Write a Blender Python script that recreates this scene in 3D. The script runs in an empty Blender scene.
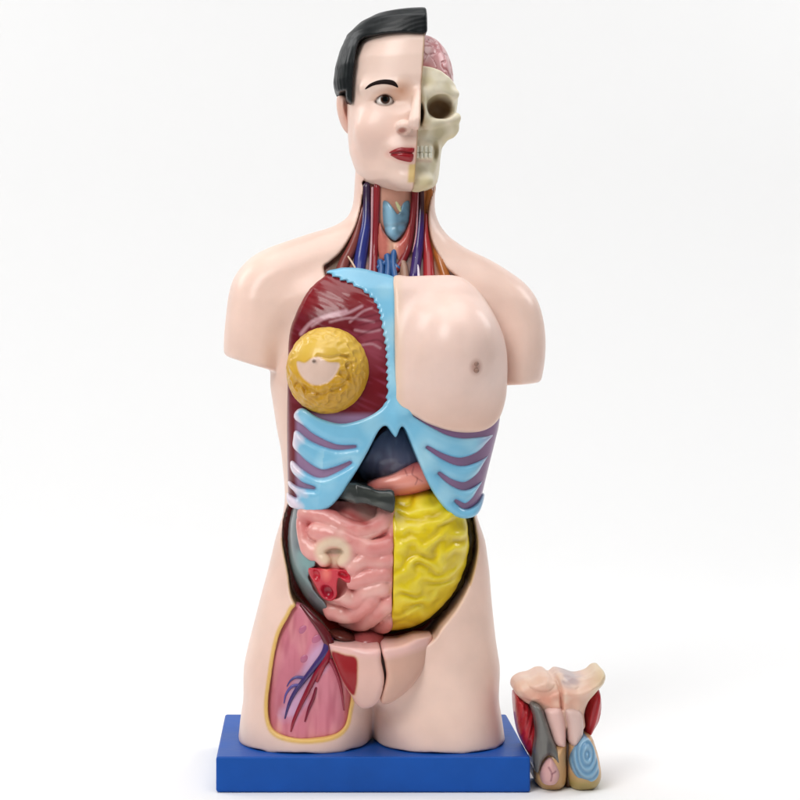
import bpy, math, random
import numpy as np

random.seed(4)
rng = np.random.default_rng(11)
S = 0.0011                      # metres per reference unit
VX, VY, CD = 300.0, 335.0, 1740.0   # camera axis and distance, reference units
FLOOR_Y = 766.7                 # floor height (reference y points down)
H = 1.5                         # sampling step of the sculpted surfaces
C = bpy.context.scene.collection

# ------------------------------------------------------------------ helpers
def q(px, py, d):
    k = (CD - d) / CD
    return (VX + (px - VX) * k, VY + (py - VY) * k)

def pl(pts, d, n=5, closed=True):
    """smooth outline through points measured at depth d"""
    p = np.array([q(a, b, d) for a, b in pts], float)
    return smooth(p, n, closed)

def smooth(p, n=5, closed=True):
    if n <= 1: return p
    N = len(p); out = []
    rngi = range(N) if closed else range(N - 1)
    for i in rngi:
        if closed: a, b, c, e = p[i-1], p[i], p[(i+1) % N], p[(i+2) % N]
        else: a, b, c, e = p[max(i-1, 0)], p[i], p[i+1], p[min(i+2, N-1)]
        for t in np.arange(n) / n:
            out.append(.5*((2*b)+(c-a)*t+(2*a-5*b+4*c-e)*t*t+(3*b-a-3*c+e)*t**3))
    if not closed: out.append(p[-1])
    return np.array(out)

def sdpoly(X, Y, p):
    X, Y = np.broadcast_arrays(X, Y)
    shp = X.shape; x = X.ravel().astype(np.float32); y = Y.ravel().astype(np.float32)
    if len(shp) == 3 and shp[2] == 1: pass
    d = np.full(x.shape, 1e12, np.float32); ins = np.zeros(x.shape, bool)
    N = len(p)
    for i in range(N):
        ax, ay = p[i]; bx, by = p[(i+1) % N]
        ex, ey = bx-ax, by-ay; L = ex*ex+ey*ey
        if L < 1e-12: continue
        wx, wy = x-ax, y-ay
        t = np.clip((wx*ex+wy*ey)/L, 0, 1)
        d = np.minimum(d, (wx-ex*t)**2+(wy-ey*t)**2)
        cr = ((ay > y) != (by > y))
        if ey != 0: ins ^= cr & (x < ex*(y-ay)/ey+ax)
    d = np.sqrt(d)
    return np.where(ins, -d, d).reshape(shp)

def sdline(X, Y, p):
    X, Y = np.broadcast_arrays(X, Y)
    d = np.full(X.shape, 1e12, np.float32)
    for i in range(len(p)-1):
        ax, ay = p[i]; ex, ey = p[i+1][0]-ax, p[i+1][1]-ay; L = ex*ex+ey*ey+1e-9
        t = np.clip(((X-ax)*ex+(Y-ay)*ey)/L, 0, 1)
        d = np.minimum(d, (X-ax-ex*t)**2+(Y-ay-ey*t)**2)
    return np.sqrt(d)

def smin(a, b, k=8.):
    h = np.clip(.5+.5*(b-a)/k, 0, 1)
    return b*(1-h)+a*h-k*h*(1-h)
def smax(a, b, k=4.): return -smin(-a, -b, k)

def ell(X, Y, D, c, r, rot=0.):
    x, y, d = X-c[0], Y-c[1], D-c[2]
    if rot:
        cs, sn = math.cos(rot), math.sin(rot); x, y = x*cs+y*sn, -x*sn+y*cs
    k = np.sqrt((x/r[0])**2+(y/r[1])**2+(d/r[2])**2)
    g = np.sqrt((x/r[0]**2)**2+(y/r[1]**2)**2+(d/r[2]**2)**2)
    return k*(k-1)/(g+1e-6)

def cap(X, Y, D, a, b, ra, rb):
    a = np.array(a, float); b = np.array(b, float); e = b-a; L = (e*e).sum()+1e-9
    t = np.clip(((X-a[0])*e[0]+(Y-a[1])*e[1]+(D-a[2])*e[2])/L, 0, 1)
    return np.sqrt((X-a[0]-e[0]*t)**2+(Y-a[1]-e[1]*t)**2+(D-a[2]-e[2]*t)**2)-(ra+(rb-ra)*t)

class Loft:
    """rounded body from a table of rows: image y, left x, right x, front depth, back depth"""
    def __init__(s, rows, dn=10, n=2.3, w=9):
        k = (CD-dn)/CD
        r = np.array(rows, float); ys = VY+(r[:, 0]-VY)*k
        s.y = np.arange(ys[0]-30, ys[-1]+30, 1.)
        ker = np.hanning(2*w+1); ker /= ker.sum(); s.c = []
        for j in (1, 2, 3, 4):
            v = r[:, j] if j > 2 else VX+(r[:, j]-VX)*k
            vi = np.interp(s.y, ys, v); vp = np.pad(vi, w, 'edge')
            s.c.append(np.convolve(vp, ker, 'valid'))
        s.n = n; s.y0, s.y1 = ys[0], ys[-1]
    def __call__(s, X, Y, D, off=0.):
        xl, xr, f, b = [np.interp(Y, s.y, c) for c in s.c]
        cx = (xl+xr)/2; a = (xr-xl)/2+off; cd = (f+b)/2; bb = (f-b)/2+off
        a = np.maximum(a, 2); bb = np.maximum(bb, 2)
        k = (np.abs((X-cx)/a)**s.n+np.abs((D-cd)/bb)**s.n)**(1/s.n)
        v = (k-1)*np.minimum(a, bb)
        return np.maximum(v, np.maximum(s.y0-Y, Y-s.y1))

GR = np.random.default_rng(3).normal(size=(40, 40, 40, 3)).astype(np.float32)
GR /= np.linalg.norm(GR, axis=3, keepdims=True)
RM = np.linalg.qr(np.random.default_rng(8).normal(size=(3, 3)))[0]
def noise(X, Y, D, sc, seed=0):
    """gradient noise, about -1..1, turned out of line with the axes"""
    X, Y, D = np.broadcast_arrays(np.asarray(X, np.float32), np.asarray(Y, np.float32), np.asarray(D, np.float32))
    p = [(RM[k, 0]*X+RM[k, 1]*Y+RM[k, 2]*D)/sc+seed*v for k, v in enumerate((7.3, 3.1, 5.7))]
    ip = [np.floor(v) for v in p]; fr = [v-i for v, i in zip(p, ip)]
    ip = [v.astype(np.int32) % 39 for v in ip]; u = [f*f*(3-2*f) for f in fr]
    r = 0
    for a in (0, 1):
        for b in (0, 1):
            for c in (0, 1):
                g = GR[ip[0]+a, ip[1]+b, ip[2]+c]
                w = (u[0] if a else 1-u[0])*(u[1] if b else 1-u[1])*(u[2] if c else 1-u[2])
                r = r+w*(g[..., 0]*(fr[0]-a)+g[..., 1]*(fr[1]-b)+g[..., 2]*(fr[2]-c))
    return r*1.7

def nets(F):
    """surface nets: vertices in cell units and quads"""
    F = np.pad(F, 1, constant_values=5.).astype(np.float32)
    ins = F < 0
    nx, ny, nz = F.shape
    offs = [(a, b, c) for a in (0, 1) for b in (0, 1) for c in (0, 1)]
    cnt = np.zeros((nx-1, ny-1, nz-1), np.int8)
    for a, b, c in offs: cnt += ins[a:nx-1+a, b:ny-1+b, c:nz-1+c]
    act = (cnt > 0) & (cnt < 8)
    I, J, K = np.nonzero(act)
    vals = {o: F[I+o[0], J+o[1], K+o[2]] for o in offs}
    pos = np.zeros((len(I), 3), np.float32); num = np.zeros(len(I), np.float32)
    for o in offs:
        for ax in range(3):
            if o[ax]: continue
            p = list(o); p[ax] = 1; p = tuple(p)
            va, vb = vals[o], vals[p]; m = (va < 0) != (vb < 0)
            t = np.where(m, va/(va-vb+1e-12), 0)
            for q_ in range(3): pos[:, q_] += np.where(m, o[q_]+(t if q_ == ax else 0), 0)
            num += m
    pos /= num[:, None]
    pos += np.stack([I, J, K], 1)-1
    vid = np.full(act.shape, -1, np.int32); vid[I, J, K] = np.arange(len(I))
    quads = []
    for ax in range(3):
        sl0 = [slice(None)]*3; sl1 = [slice(None)]*3
        sl0[ax] = slice(0, -1); sl1[ax] = slice(1, None)
        a = ins[tuple(sl0)]; b = ins[tuple(sl1)]
        for flip in (0, 1):
            m = (a & ~b) if flip == 0 else (~a & b)
            e = np.stack(np.nonzero(m), 1)
            u, v = [(1, 2), (2, 0), (0, 1)][ax]
            def cell(du, dv):
                f = e.copy(); f[:, u] += du; f[:, v] += dv
                return vid[f[:, 0], f[:, 1], f[:, 2]]
            Q = np.stack([cell(-1, -1), cell(0, -1), cell(0, 0), cell(-1, 0)], 1)
            if flip: Q = Q[:, ::-1]
            quads.append(Q)
    Q = np.concatenate(quads); Q = Q[(Q >= 0).all(1)]
    return pos, Q

def lin(c):
    c = np.asarray(c, float)/255.
    return np.where(c <= .04045, c/12.92, ((c+.055)/1.055)**2.4)

def to_world(v):
    v = np.asarray(v, float)
    return np.stack([(v[:, 0]-385)*S, -v[:, 2]*S, (FLOOR_Y-v[:, 1])*S], 1)

def link(name, me, mat, parent=None):
    o = bpy.data.objects.new(name, me); C.objects.link(o)
    if mat: me.materials.append(mat)
    if parent: o.parent = parent
    return o

def mesh_from(name, V, Q, mat, parent, col=None, raw=None):
    """V in reference units; Q quads; col = colour or function of position"""
    W = to_world(V)
    me = bpy.data.meshes.new(name)
    Q = Q[:, ::-1]
    me.vertices.add(len(W)); me.vertices.foreach_set('co', W.astype(np.float32).ravel())
    me.loops.add(Q.size); me.loops.foreach_set('vertex_index', Q.astype(np.int32).ravel())
    me.polygons.add(len(Q)); me.polygons.foreach_set('loop_start', np.arange(0, Q.size, 4, dtype=np.int32))
    me.polygons.foreach_set('loop_total', np.full(len(Q), 4, np.int32))
    me.update(calc_edges=True)
    me.polygons.foreach_set('use_smooth', np.ones(len(Q), bool))
    if callable(col): c = col(V[:, 0], V[:, 1], V[:, 2])
    else: c = np.tile(lin(col), (len(V), 1))
    a = me.color_attributes.new('Col', 'FLOAT_COLOR', 'POINT')
    a.data.foreach_set('color', np.concatenate([np.clip(c, 0, 1), np.ones((len(V), 1))], 1).astype(np.float32).ravel())
    me.validate()
    return link(name, me, mat, parent)

def sculpt(name, f, box, mat, parent, col, h=None):
    """polygonise f(X,Y,D)<0 in box (x0,x1,y0,y1,d0,d1)"""
    h = h or H
    x = np.arange(box[0], box[1]+h, h, dtype=np.float32); y = np.arange(box[2], box[3]+h, h, dtype=np.float32)
    d = np.arange(box[4], box[5]+h, h, dtype=np.float32)
    X, Y, D = x[:, None, None], y[None, :, None], d[None, None, :]
    F = np.broadcast_to(f(X, Y, D), (len(x), len(y), len(d)))
    P, Q = nets(F)
    V = P*h+np.array([box[0], box[2], box[4]])
    return mesh_from(name, V, Q, mat, parent, col)

def depth_at(f, x, y, d0=140., d1=-60.):
    D = np.arange(d0, d1, -.5)
    v = np.broadcast_to(f(np.full_like(D, x), np.full_like(D, y), D), D.shape)
    i = np.nonzero(v < 0)[0]
    return D[i[0]] if len(i) else 0.

def on(f, px, py, off=0., d=60.):
    for _ in range(3):
        x, y = q(px, py, d); d = depth_at(f, x, y)
    return (x, y, d+off)

def tube(name, pts, rad, mat, parent, col, n=6, seg=12):
    """swept tube with closed tips; pts 3d in reference units, radii per point"""
    p4 = np.array([list(a)+[r] for a, r in zip(pts, rad if hasattr(rad, '__len__') else [rad]*len(pts))], float)
    p4 = smooth(p4, n, False)
    c = p4[:, :3]; r = np.maximum(p4[:, 3], .15)
    t = np.gradient(c, axis=0); t /= np.linalg.norm(t, axis=1)[:, None]+1e-9
    up = np.array([0, 0, 1.]); V = []
    # rounded tips
    cs = [c[0]-t[0]*r[0]*.9]+[c[0]-t[0]*r[0]*.6]+list(c)+[c[-1]+t[-1]*r[-1]*.6]+[c[-1]+t[-1]*r[-1]*.9]
    ts = [t[0], t[0]]+list(t)+[t[-1], t[-1]]; rs = [r[0]*.15, r[0]*.75]+list(r)+[r[-1]*.75, r[-1]*.15]
    for a, tt, rr in zip(cs, ts, rs):
        u = np.cross(up, tt); u /= np.linalg.norm(u)+1e-9; w = np.cross(tt, u)
        for k in range(seg):
            an = 2*math.pi*k/seg
            V.append(a+rr*(math.cos(an)*u+math.sin(an)*w))
    V = np.array(V); m = len(cs); Q = []
    for i in range(m-1):
        for k in range(seg):
            Q.append((i*seg+k, i*seg+(k+1) % seg, (i+1)*seg+(k+1) % seg, (i+1)*seg+k))
    return mesh_from(name, V, np.array(Q), mat, parent, col)

def mixc(a, b, t):
    t = np.clip(t, 0, 1)[:, None]; return a*(1-t)+b*t
def step(d, w=.8): return np.clip(.5-d/(2*w), 0, 1)      # 1 inside (d<0)
def flat(c, n): return np.tile(lin(c), (n, 1))

# ------------------------------------------------------------------ materials
def paint(name, rough=.35, coat=.3, bump=.15, scale=260, sss=0., mott=.06, coat_r=.12, spec=.3):
    m = bpy.data.materials.new(name); m.use_nodes = True
    nt = m.node_tree; b = nt.nodes['Principled BSDF']
    at = nt.nodes.new('ShaderNodeAttribute'); at.attribute_name = 'Col'
    tc = nt.nodes.new('ShaderNodeTexCoord')
    n1 = nt.nodes.new('ShaderNodeTexNoise'); n1.inputs['Scale'].default_value = 22; n1.inputs['Detail'].default_value = 5
    nt.links.new(tc.outputs['Object'], n1.inputs['Vector'])
    mr = nt.nodes.new('ShaderNodeMapRange'); mr.inputs['From Min'].default_value = .3; mr.inputs['From Max'].default_value = .7
    mr.inputs['To Min'].default_value = 1-mott; mr.inputs['To Max'].default_value = 1+mott*.4
    nt.links.new(n1.outputs['Fac'], mr.inputs['Value'])
    vm = nt.nodes.new('ShaderNodeVectorMath'); vm.operation = 'SCALE'
    nt.links.new(at.outputs['Color'], vm.inputs[0]); nt.links.new(mr.outputs['Result'], vm.inputs['Scale'])
    nt.links.new(vm.outputs['Vector'], b.inputs['Base Color'])
    n2 = nt.nodes.new('ShaderNodeTexNoise'); n2.inputs['Scale'].default_value = scale; n2.inputs['Detail'].default_value = 3
    nt.links.new(tc.outputs['Object'], n2.inputs['Vector'])
    bp = nt.nodes.new('ShaderNodeBump'); bp.inputs['Strength'].default_value = bump; bp.inputs['Distance'].default_value = .0006
    nt.links.new(n2.outputs['Fac'], bp.inputs['Height']); nt.links.new(bp.outputs['Normal'], b.inputs['Normal'])
    r2 = nt.nodes.new('ShaderNodeMapRange'); r2.inputs['To Min'].default_value = rough*.8; r2.inputs['To Max'].default_value = rough*1.25
    nt.links.new(n1.outputs['Fac'], r2.inputs['Value']); nt.links.new(r2.outputs['Result'], b.inputs['Roughness'])
    b.inputs['Specular IOR Level'].default_value = spec
    b.inputs['Coat Weight'].default_value = coat; b.inputs['Coat Roughness'].default_value = coat_r
    if sss:
        b.inputs['Subsurface Weight'].default_value = sss
        b.inputs['Subsurface Radius'].default_value = (.006, .003, .002); b.inputs['Subsurface Scale'].default_value = 1.
    return m
M_SKIN = paint('painted_skin', .38, .25, .12, 220, .12, .08, .2)
M_GLOSS = paint('glossy_paint', .3, .5, .2, 240, 0, .1, .1)
M_ORG = paint('organ_paint', .32, .4, .3, 160, .05, .12, .15)
M_MATT = paint('matt_paint', .6, 0, .1, 180, 0, .1, .3, .1)
M_BONE = paint('bone_paint', .5, .1, .3, 180, .08, .14, .3)
M_HAIR = paint('hair_paint', .36, .05, .25, 120, 0, .1, .1, .25)

# ------------------------------------------------------------------ body fields
TORSO = Loft([(250, 330, 440, 20, -34), (265, 305, 470, 38, -42), (285, 286, 490, 54, -50), (320, 276, 500, 66, -56), (350, 271, 504, 72, -58),
  (385, 270, 504, 74, -58), (430, 277, 498, 72, -56), (450, 281, 491, 71, -55), (470, 283, 483, 70, -54), (485, 284.5, 478, 69, -53), (500, 285, 476, 68, -52), (514, 283, 476, 68, -52),
  (540, 275, 485, 70, -52), (570, 268, 489, 73, -53), (600, 260, 491, 76, -54), (640, 251, 494, 78, -55), (680, 244, 499, 80, -55), (715, 240, 503, 80, -55)], n=2.35)
UPP = pl([(361, 140), (356.5, 165), (355, 185), (353.5, 202), (349, 214), (341, 221.5), (328, 227.5), (311, 232.5), (290, 239.5), (269, 247), (253, 255.5), (241.5, 266), (233, 279), (228.5, 294), (226, 313), (224, 334),
  (223.5, 350), (224.5, 372), (227, 400), (255, 404), (282, 400), (287, 370), (291, 342), (302, 324), (335, 316), (385, 314), (440, 316), (470, 326), (486, 345), (491, 370), (496, 410), (515, 416), (537, 412), (541, 385),
  (545, 362), (546, 340), (543.5, 318), (537, 298), (524.5, 282), (506, 268.5), (489, 258.5), (469, 249), (453, 238.5), (442, 226), (436.5, 212), (436, 197), (437, 182), (432, 160), (428, 140)], 10)
def upper(X, Y, D):
    """neck, shoulders and arm stumps: rounded off over a fixed width inwards from their outline"""
    p = sdpoly(X, Y, UPP); R_ = 30.
    T = np.interp(Y, [190, 215, 240, 270, 300, 340], [37, 36, 35, 39, 43, 44])
    c = np.interp(Y, [190, 225, 270, 330], [-6, -3, 0, 3])
    u = np.maximum(1+p/R_, 0); v = (D-c)/T
    return (np.sqrt(u*u+v*v)-1)*R_
THL = Loft([(545, 300, 340, 10, -15), (575, 282, 358, 45, -35), (610, 270, 370, 69, -48), (650, 256, 374, 79, -50), (690, 245, 374, 84, -50), (720, 240, 373, 88, -50), (770, 235, 368, 91, -50)], n=2.35, dn=35)
THR = Loft([(545, 400, 450, 10, -15), (575, 386, 474, 45, -35), (610, 376, 481, 69, -48), (650, 373, 489, 79, -50), (690, 372, 498, 84, -50), (720, 372, 503, 88, -50), (770, 377, 510, 91, -50)], n=2.35, dn=35)

def outer(X, Y, D):
    g = smax(upper(X, Y, D), Y-(q(228, 357, 20)[1]+(X-q(228, 357, 20)[0])*.30), 5)
    g = smax(g, Y-(q(508, 385, 20)[1]-(X-q(508, 385, 20)[0])*.07), 5)
    t = smax(TORSO(X, Y, D), Y-688, 34)
    b = smin(g, t, 13-10*np.clip((Y-340)/26, 0, 1))
    return smin(b, smin(THL(X, Y, D), THR(X, Y, D), 7), 16)

NECKW = pl([(366, 178), (364, 188), (362.5, 200), (359.5, 215), (355, 228), (347, 243), (339, 254), (330, 262), (324, 269), (338, 290), (400, 300), (460, 292), (459, 281), (446, 269), (439, 257), (433, 244), (430, 231), (429, 215), (431, 200), (435, 190), (437, 180), (400, 176)], 30)
CAV = pl([(292, 500), (284, 522), (282, 541), (284, 556), (288, 575), (292, 598), (304, 614), (320, 630), (330, 642), (350, 652), (382, 655), (415, 648), (433, 637), (441, 626), (456, 609), (468, 591), (475, 574), (480, 550), (477, 522), (473, 500), (462, 470), (425, 424), (395, 417), (365, 424), (318, 465), (302, 488)], 62)
THW = pl([(295, 610), (288, 621), (280, 636), (275, 655), (271, 680), (268, 704), (269, 721), (275, 732), (291, 737), (312, 738), (334, 735), (345, 727), (349, 712), (351, 695), (345, 672), (336, 650), (322, 630), (306, 613)], 82)

def body_f(X, Y, D):
    o = outer(X, Y, D)
    f = smax(o, Y-732.2-noise(X, 0*Y, D, 17, 2)*1.6, 1.5)
    X2, Y2 = (X, Y)
    pn = sdpoly(X2, Y2, NECKW); pc = sdpoly(X2, Y2, CAV); pt = sdpoly(X2, Y2, THW)
    f = smax(f, -smax(pn, -(o+9), 3)-0*D, 2) if False else smax(f, -np.maximum(np.maximum(pn, -(o+11)), -D), 2.2)
    f = smax(f, -np.maximum(pc, 4-D), 2.4)
    f = smax(f, -np.maximum(np.maximum(pt, -(o+9)), -D), 2.2)
    return f
SK = (238, 206, 191)
def body_col(x, y, d):
    n = len(x); c = flat(SK, n)
    pn = sdpoly(x, y, NECKW); pc = sdpoly(x, y, CAV); pt = sdpoly(x, y, THW)
    o = outer(x, y, d)
    # faint pink blush near joints, real paint variation
    c = mixc(c, flat((228, 188, 175), n), .35*np.clip(noise(x, y, d, 60, 5)+.2, 0, 1))
    front = (d > 5)
    rim = step(np.abs(pt-.6)-3.4, .9)*front
    c = mixc(c, flat((222, 180, 92), n), rim*.9)
    rim2 = step(np.abs(pc)-1.6, .8)*front*((x < 300) & (y > 535) | (x > 465) & (y > 510))
    c = mixc(c, flat((205, 170, 120), n), rim2*.8)
    inside = step(pc+1.2, .8)*((o < -2.5) & (d > -5)) 
    c = mixc(c, flat((190, 44, 34), n), inside)
    deep = step(pt+2, .8)*((o < -3.))*front
    c = mixc(c, flat((180, 90, 80), n), deep*.8)
    rn = step(np.abs(pn)-1.5, .8)*front*(y > 195)
    c = mixc(c, flat((150, 96, 60), n), rn*.7)
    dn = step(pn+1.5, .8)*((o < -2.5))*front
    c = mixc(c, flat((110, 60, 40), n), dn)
    return c

# ------------------------------------------------------------------ the torso model
def empty(name, x, y, d):
    o = bpy.data.objects.new(name, None); C.objects.link(o)
    o.location = ((x-385)*S, -d*S, (FLOOR_Y-y)*S); o.empty_display_size = .05
    return o
class R:   # root whose children keep world coordinates
    pass
torso = empty('anatomical_torso_model', 385, FLOOR_Y, 8)
torso['label'] = 'large painted anatomical torso with half face and exposed organs standing on blue plinth'
torso['category'] = 'anatomical model'
piece = empty('pelvic_organ_model', 561, FLOOR_Y, 75)
piece['label'] = 'small detached pelvic section with red sides and blue oval standing right of blue plinth'
piece['category'] = 'anatomical model'

# plinth: bevelled slab
def plinth():
    import bmesh
    bm = bmesh.new()
    x0, x1 = q(216, 0, 100)[0], q(530.5, 0, 100)[0]
    pts = [(x0, 100), (x1, 100), (x1-.5, -86), (x0+.5, -86)]
    top = 732.7
    vb = [bm.verts.new(((x-385)*S, -d*S, 0.0004)) for x, d in pts]
    vt = [bm.verts.new(((x-385)*S, -d*S, (FLOOR_Y-top)*S)) for x, d in pts]
    bm.faces.new(vb[::-1]); bm.faces.new(vt)
    for i in range(4): bm.faces.new((vb[i], vb[(i+1) % 4], vt[(i+1) % 4], vt[i]))
    bmesh.ops.recalc_face_normals(bm, faces=bm.faces)
    bmesh.ops.bevel(bm, geom=list(bm.edges), offset=.0028, segments=4, profile=.5, affect='EDGES')
    me = bpy.data.meshes.new('plinth'); bm.to_mesh(me); bm.free()
    me.polygons.foreach_set('use_smooth', np.ones(len(me.polygons), bool))
    me.shade_smooth() if hasattr(me, 'shade_smooth') else None
    a = me.color_attributes.new('Col', 'FLOAT_COLOR', 'POINT')
    a.data.foreach_set('color', np.tile(list(lin((20, 82, 170)))+[1], (len(me.vertices), 1)).astype(np.float32).ravel())
    o = link('plinth', me, paint('blue_plastic', .42, .05, .4, 90, 0, .12, .25, .15), torso)
    w = o.modifiers.new('wn', 'WEIGHTED_NORMAL'); w.keep_sharp = True
    return o
plinth()
body = sculpt('body', body_f, (215, 555, 140, 738, -66, 98), M_SKIN, torso, body_col)

# thigh muscle bed, lymph nodes and vessels
def thm(X, Y, D):
    o = outer(X, Y, D)
    f = o+5.2+1.4*np.cos((X-.25*(Y-600)-290)*.13)*np.clip((Y-610)/40, 0, 1)
    return np.maximum(smax(f, sdpoly(X, Y, THW)-1.5, 2), np.maximum(-(o+16), -D))
def thm_col(x, y, d):
    n = len(x); c = flat((206, 122, 138), n)
    c = mixc(c, flat((226, 160, 160), n), .9*np.clip(noise(x*1.6, y*.35, d, 14, 1)*.9, 0, 1))
    c = mixc(c, flat((176, 84, 104), n), .8*np.clip(noise(x*2, y*.3, d, 9, 4), 0, 1))
    v = sdline(x, y, pl([(326, 648), (308, 676), (290, 712)], 80, 4, False))
    c = mixc(c, flat((205, 170, 205), n), .75*step(v-9+noise(x, y, d, 12, 3)*5, 4)*np.clip((725-y)/30, 0, 1))
    return c
tm = sculpt('thigh_muscle', thm, (255, 360, 590, 738, 20, 92), M_ORG, torso, thm_col, 1.3)
for px, py, r in ((304, 630, 5.5), (318, 640, 6.5), (305, 659, 5)):
    cpt = on(thm, px, py, -.6)
    sculpt('lymph_node', lambda X, Y, D, c=cpt, r=r: ell(X, Y, D, c, (r, r*.8, 1.5), -.5), (cpt[0]-9, cpt[0]+9, cpt[1]-9, cpt[1]+9, cpt[2]-4, cpt[2]+4), M_ORG, tm, (184, 104, 134), .7)
def vess(name, pts, rad, col, par=None, f=thm, off=.6):
    P = [on(f, a, b, off) for a, b in pts]
    return tube(name, P, rad, M_GLOSS, par or tm, col)
VEIN = (62, 44, 104); ART = (138, 22, 46)
vess('femoral_vein', [(329, 640), (325, 653), (315, 666), (304, 680), (295, 692), (289, 704), (285, 718)], [4.4, 4, 3, 2.4, 2, 1.5, .8], VEIN)
vess('vein_branch', [(306, 678), (297, 677), (291, 680), (287, 686)], [1.6, 1.4, 1, .5], (80, 66, 130))
vess('vein_branch', [(300, 685), (292, 686), (286, 694), (284, 703)], [1.6, 1.4, 1, .5], (92, 78, 150))
vess('femoral_artery', [(330, 646), (326, 660), (317, 673), (308, 690), (300, 706), (294, 720), (291, 731)], [4, 3.6, 2.8, 2.5, 2, 1.6, .8], ART)
vess('artery_branch', [(327, 658), (322, 668), (317, 681)], [3, 2.6, 1.4], (158, 34, 52))
vess('artery_branch', [(316, 688), (313, 699), (309, 708), (305, 721)], [1.2, 1.7, 1.5, .7], (120, 24, 50))
vess('artery_branch', [(328, 655), (334, 667), (339, 680), (342, 694), (344, 710)], [2.6, 2, 1.7, 1.3, .7], (146, 38, 60))
vess('artery_branch', [(331, 652), (337, 664), (343, 675), (347, 684)], [2.2, 1.8, 1.4, .7], (120, 22, 40))
# dark inguinal strand along the cavity rim
vess('inguinal_band', [(301, 605), (312, 618), (322, 630), (328.5, 642), (331, 656)], [1.5, 3, 4.6, 5, 3.2], (92, 18, 28), torso)

# ------------------------------------------------------------------ neck
def neckbed(X, Y, D):
    o = outer(X, Y, D)
    return np.maximum(np.maximum(o+5.5, sdpoly(X, Y, NECKW)-1.5), np.maximum(-(o+16), -D))
def neck_col(x, y, d):
    n = len(x); c = flat((104, 58, 48), n)
    st = noise(x*2.2, y*.18, d, 7, 2)
    c = mixc(c, flat((172, 96, 80), n), np.clip(st*1.3, 0, 1))
    r = step(sdline(x, y, pl([(428, 186), (427, 215), (431, 240), (440, 275)], 30, 4, False))-7, 2)
    c = mixc(c, flat((168, 98, 48), n), r*(.75+.25*st))
    l = step(sdline(x, y, pl([(361, 200), (358, 222), (348, 250), (335, 268)], 30, 4, False))-5, 2)
    c = mixc(c, flat((104, 72, 48), n), l)
    m = step(sdline(x, y, pl([(394, 190), (394, 215)], 30, 4, False))-14, 3)
    c = mixc(c, flat((214, 160, 140), n), m)
    return c
nb = sculpt('neck_muscle', neckbed, (310, 465, 178, 300, 0, 60), M_ORG, torso, neck_col, 1.2)
def ntube(name, pts, rad, col, off=0.): return vess(name, pts, rad, col, torso, neckbed, off)
ntube('neck_strap_muscle', [(364, 205), (359, 225), (353, 245), (345, 262), (340, 275)], [2.5, 3.5, 5, 6, 6], (134, 66, 60))
ntube('jugular_vein', [(367, 186), (367, 205), (366, 225), (363, 243), (360, 262), (358, 278)], [4.3, 4.3, 4.6, 5.8, 6.4, 6], lambda x, y, d: mixc(flat((44, 52, 128), len(x)), flat((56, 34, 66), len(x)), (q(0, 225, 40)[1]-y)/25+noise(x, y, d, 9, 2)*.5), .8)
ntube('pale_nerve', [(372.5, 188), (372, 215), (371.5, 240), (370, 272)], 1.2, (206, 160, 168), 2)
ntube('carotid_artery', [(377, 186), (376.5, 210), (375.5, 235), (374.5, 255), (374, 278)], 3.3, (140, 28, 38), 1.5)
ntube('neck_nerve', [(348, 257), (352, 263), (356, 270)], 1., (226, 190, 160), 6)
ntube('carotid_artery', [(415, 188), (413.5, 210), (411, 230), (408, 248), (402, 262), (396, 270)], [3.2, 3.2, 3.4, 3.4, 3.6, 3], (126, 26, 32), 1.5)
ntube('jugular_vein', [(421, 188), (421, 210), (420, 230), (418, 250), (414, 278)], [3, 3.2, 4, 5, 5], lambda x, y, d: mixc(flat((58, 34, 104), len(x)), flat((64, 22, 30), len(x)), (q(0, 225, 40)[1]-y)/20+noise(x, y, d, 9, 2)*.5), .8)
ntube('pale_nerve', [(417.5, 190), (417, 215), (416, 235), (413, 252)], 1., (196, 140, 150), 2.4)
ntube('neck_nerve', [(415, 258), (417.5, 268), (418.5, 280)], 1.3, (226, 214, 226), 6)
ntube('neck_strap_muscle', [(426, 215), (426, 235), (428, 255), (429, 280)], [2, 3, 5, 6], (168, 42, 46), 0)
ntube('neck_strap_muscle', [(429, 190), (427.5, 210), (431, 232), (438, 254), (446, 278)], [4.5, 4, 4, 4.5, 5], (176, 104, 46), 0)
ntube('neck_strap_muscle', [(441, 262), (448, 270), (456, 280)], [2, 3, 3], (84, 52, 42), 1)
LAR = pl([(383, 201), (389, 201), (396, 211), (399, 213), (404, 202), (411, 200), (411, 215), (407, 228), (399, 238), (394, 240), (387, 234), (383, 222)], 40)
def lar(X, Y, D):
    fr = depth_at(neckbed, *q(396, 220, 30))
    ridge = fr+9-.045*(X-q(397, 0, 40)[0])**2-.0035*(Y-q(0, 214, 40)[1])**2-1.3*np.exp(-((Y-q(0, 226, 40)[1]+(X-391)*.1)/2.2)**2)
    return np.maximum(smax(D-ridge, sdpoly(X, Y, LAR), 3.5), fr-12-D)
def lar_col(x, y, d):
    n = len(x); c = flat((104, 142, 166), n)
    c = mixc(c, flat((82, 112, 128), n), np.clip(noise(x, y, d, 7, 3)*1.6, 0, 1))
    c = mixc(c, flat((150, 196, 220), n), step(sdline(x, y, pl([(389, 206), (391, 230)], 40, 4, False))-4, 3))
    c = mixc(c, flat((96, 130, 146), n), step(y-q(0, 203, 40)[1], 3)*.5)
    return c
lx = sculpt('larynx', lar, (375, 416, 196, 246, 15, 60), M_ORG, torso, lar_col, .9)
ntube('hyoid_ligament', [(396, 203), (398.5, 208), (400, 212)], [1.2, 2, 1], (196, 196, 150), 7)
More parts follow.
